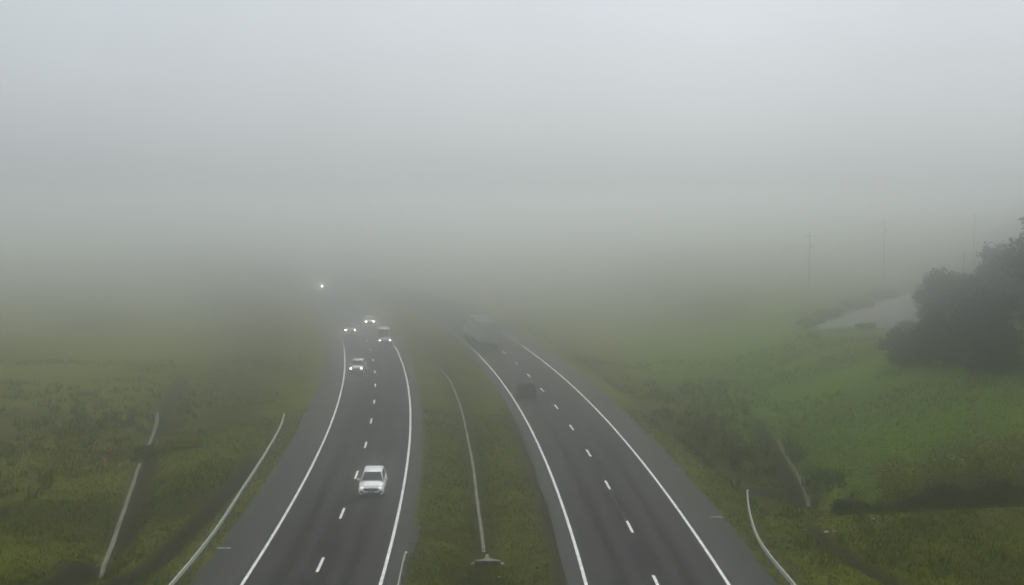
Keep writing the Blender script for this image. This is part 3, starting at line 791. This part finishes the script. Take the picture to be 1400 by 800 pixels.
def stone(x, y, s, label, grp='pale stones scattered on the grassy bank'):
    bm = bmesh.new(); bmesh.ops.create_icosphere(bm, subdivisions=2, radius=1)
    rnd = random.Random(int(x * 97 + y * 13)); o_ = Vector((rnd.random() * 9, rnd.random() * 9, 0))
    for v in bm.verts: v.co *= 1 + .35 * noise.noise(v.co * 1.3 + o_)
    me = bpy.data.meshes.new('stone'); bm.to_mesh(me); bm.free()
    o = mesh_obj('stone', me, M['stone']); o.location = (x, y, hz(x, y) + s * .18); o.scale = (s, s * .7, s * .5); o.rotation_euler = (0, 0, rnd.random() * 6)
    tag(o, label, 'stone', grp)
stone(23.5, 84.0, .19, 'small bright stone near the crest of the grassy bank')
stone(18.75, 82.3, .16, 'small stone beside the start of the bank ditch')
stone(19.75, 80.9, .22, 'flat pale stone lying on the edge of the bank ditch')
stone(20.2, 80.7, .15, 'smaller pale stone touching the flat one on the ditch edge')
stone(17.2, 90.3, .14, 'small stone at the end of the muddy hollow')
stone(-2.6, 72.2, .12, 'small pale stone in the median grass left of the drain inlet')
stone(-.7, 71.9, .12, 'small pale stone in the median grass right of the drain inlet')
GS = 'boulders on the field slope'

# ------------------------------------------------------------------ grass blades and weeds (uncountable)
def scatter(name, n, x0, x1, y0, y1, hmin, hmax, blades, mat, mask, spread, powy=1.):
    x = RNG.uniform(x0, x1, n); y = y0 + (y1 - y0) * RNG.random(n) ** powy
    keep = mask(x, y); x, y = x[keep], y[keep]; z = height(x, y); n = len(x)
    x = np.repeat(x, blades) + RNG.normal(0, spread, n * blades); y = np.repeat(y, blades) + RNG.normal(0, spread, n * blades); z = np.repeat(z, blades)
    k = n * blades; h = RNG.uniform(hmin, hmax, k) * np.repeat(RNG.uniform(.5, 1.3, n), blades)
    a = RNG.uniform(0, 2 * PI, k); w = h * .22 + .02
    bx, by = np.cos(a) * w * .5, np.sin(a) * w * .5
    tx, ty = RNG.normal(0, .4, k) * h, RNG.normal(0, .4, k) * h
    v = np.stack([np.stack([x - bx, y - by, z - .03], 1), np.stack([x + bx, y + by, z - .03], 1), np.stack([x + tx, y + ty, z + h], 1)], 1).reshape(-1, 3)
    o = from_np(name, v, np.arange(k * 3, dtype=np.int32).reshape(-1, 3), mat)
    return tag(o, kind='stuff')
def wild(x, y):
    s = slope(y); c = 1 / np.sqrt(1 + s * s); dl = (x - cx(XL, y)) * c; dr = (x - cx(XR, y)) * c
    r_ = cover(x, y)[0]
    ok = (np.abs(dl + (SHL - INN) / 2) > HL + (SHL + INN) / 2 + .15) & (np.abs(dr - (SHR - INN) / 2) > HR + (SHR + INN) / 2 + .15)
    pts = np.array(med); nearmed = poly_dist(x, y, [tuple(p) for p in pts[::3]]) < .45
    inl = (np.abs(x - ix) < 1.3) & (y > iy - .6) & (y < iy + 3.)
    ch = np.minimum(poly_dist(x, y, L_CHAN), poly_dist(x, y, R_CHAN)) < .5
    lot_ = inside(x, y)
    return ok & ~nearmed & ~inl & ~ch & ~lot_ & (r_ < .45)
def farfield(x, y):
    s = slope(y); c = 1 / np.sqrt(1 + s * s); dl = (x - cx(XL, y)) * c; dr = (x - cx(XR, y)) * c
    return wild(x, y) & ((-dl > HL + SHL + 3.) | (dr > HR + SHR + 3.))
scatter('grass', 90000, -48, 48, 60, 130, .06, .22, 4, M['grass'], wild, .10, 1.3)
scatter('tall_grass', 42000, -75, 75, 62, 190, .18, .55, 5, M['grass'], lambda x, y: farfield(x, y) & (vnoise(x, y, 7, 21) + .5 * vnoise(x, y, 2.2, 22) > .06), .2, 1.2)
M['weed'] = leafmat('weed_clumps', (.018, .022, .008), (.045, .052, .016), (.13, .135, .06), .5)
scatter('weeds', 1500, -64, 34, 84, 165, .4, 1.0, 14, M['weed'],
        lambda x, y: farfield(x, y) & (vnoise(x, y, 11, 25) > .10) & ((x < -36) | ((x > 14) & (x < 27) & (y > 95))), .22)

scatter('rough_weeds', 420, 14.5, 27, 103, 138, .4, 1.0, 12, M['weed'], lambda x, y: farfield(x, y) & (vnoise(x, y, 4, 45) > .02), .2)
M['weed_dark'] = leafmat('dark_weed_clumps', (.006, .007, .003), (.014, .016, .006), (.03, .032, .012), .5)
scatter('dark_weeds', 210, 14.5, 27, 103, 138, .3, .8, 12, M['weed_dark'], lambda x, y: farfield(x, y) & (vnoise(x, y, 4, 46) > .08), .18)
scatter('dark_weeds', 420, -64, -34, 96, 160, .3, .75, 12, M['weed_dark'], lambda x, y: farfield(x, y) & (vnoise(x, y, 8, 47) > .12), .18)

# ------------------------------------------------------------------ fog, sky, sun, camera
hm, vnt, vb = mat_new('fog_air')
vnt.nodes.remove(vb)
pv = vnt.nodes.new('ShaderNodeVolumePrincipled')
pv.inputs['Color'].default_value = (.984, .991, .988, 1)
pv.inputs['Density'].default_value = .0082
pv.inputs['Density Attribute'].default_value = ''
pv.inputs['Temperature Attribute'].default_value = ''
pv.inputs['Anisotropy'].default_value = .975
vnt.links.new(pv.outputs[0], vnt.nodes['Material Output'].inputs['Volume'])
try: hm.cycles.homogeneous_volume = True
except Exception: pass
zlow, ztop = float(Z.min()) - 1., 24.5
haze = MB().box(((0, 880, (zlow + ztop) / 2)), (2640, 2060, ztop - zlow)).build('haze', hm)
tag(haze, kind='stuff')
haze.display_type = 'WIRE'

SUN_EL, SUN_ROT = math.radians(42), math.radians(8)
w = bpy.data.worlds.new('World'); S.world = w; w.use_nodes = True
nt = w.node_tree; bg = nt.nodes['Background']
sky = nt.nodes.new('ShaderNodeTexSky'); sky.sky_type = 'NISHITA'; sky.sun_disc = False
sky.sun_elevation = SUN_EL; sky.sun_rotation = SUN_ROT; sky.air_density = 1.; sky.dust_density = 4.; sky.ozone_density = 1.
hs = nt.nodes.new('ShaderNodeHueSaturation'); hs.inputs['Saturation'].default_value = .18
nt.links.new(sky.outputs[0], hs.inputs['Color'])
# an overcast deck evens the sky out: cloud grey, a little brighter overhead than at the horizon
tc = nt.nodes.new('ShaderNodeTexCoord'); sx = nt.nodes.new('ShaderNodeSeparateXYZ'); nt.links.new(tc.outputs['Generated'], sx.inputs[0])
cr = ramp(nt, sx.outputs[2], [(.0, (4.35, 4.85, 4.95)), (.10, (5.8, 6.45, 6.85)), (.20, (7.0, 7.8, 8.5)), (.55, (13.3, 14., 14.6)), (1., (19., 19.6, 20.3))])
mx = nt.nodes.new('ShaderNodeMix'); mx.data_type = 'RGBA'; mx.inputs[0].default_value = .75
cn = N(nt, 'ShaderNodeTexNoise', Scale=5.5, Detail=5., Roughness=.55); nt.links.new(tc.outputs['Generated'], cn.inputs['Vector'])
mr = N(nt, 'ShaderNodeMapRange'); mr.inputs[1].default_value = .3; mr.inputs[2].default_value = .7; mr.inputs[3].default_value = .95; mr.inputs[4].default_value = 1.045
nt.links.new(cn.outputs['Fac'], mr.inputs[0])
vm = N(nt, 'ShaderNodeVectorMath', operation='SCALE'); nt.links.new(cr.outputs[0], vm.inputs[0]); nt.links.new(mr.outputs[0], vm.inputs['Scale'])
nt.links.new(hs.outputs[0], mx.inputs[6]); nt.links.new(vm.outputs[0], mx.inputs[7])
nt.links.new(mx.outputs[2], bg.inputs['Color']); bg.inputs['Strength'].default_value = .085

sl = bpy.data.lights.new('sun', 'SUN'); sl.energy = 1.5; sl.angle = math.radians(40); sl.color = (1, .98, .95)
so = bpy.data.objects.new('sun', sl); COL.objects.link(so)
so.rotation_euler = (-(PI / 2 - SUN_EL), 0, -SUN_ROT); so.location = (0, 100, 300)

cam = bpy.data.cameras.new('camera'); co = bpy.data.objects.new('camera', cam); COL.objects.link(co)
cam.sensor_width = 36; cam.lens = 36 * 1785 / 1400; cam.clip_end = 6000
co.location = (0, 0, 20); co.rotation_euler = (PI / 2 - math.atan(115 / 1785), 0, 0)
S.camera = co

vs_ = S.view_settings; vs_.view_transform = 'Standard'; vs_.look = 'None'; vs_.exposure = 0; vs_.gamma = 1; vs_.use_curve_mapping = False
c = S.cycles
c.volume_bounces = 12; c.max_bounces = 16; c.diffuse_bounces = 3; c.glossy_bounces = 3
c.sample_clamp_indirect = 4; c.use_denoising = True
c.pixel_filter_type = 'BLACKMAN_HARRIS'; c.filter_width = 1.5
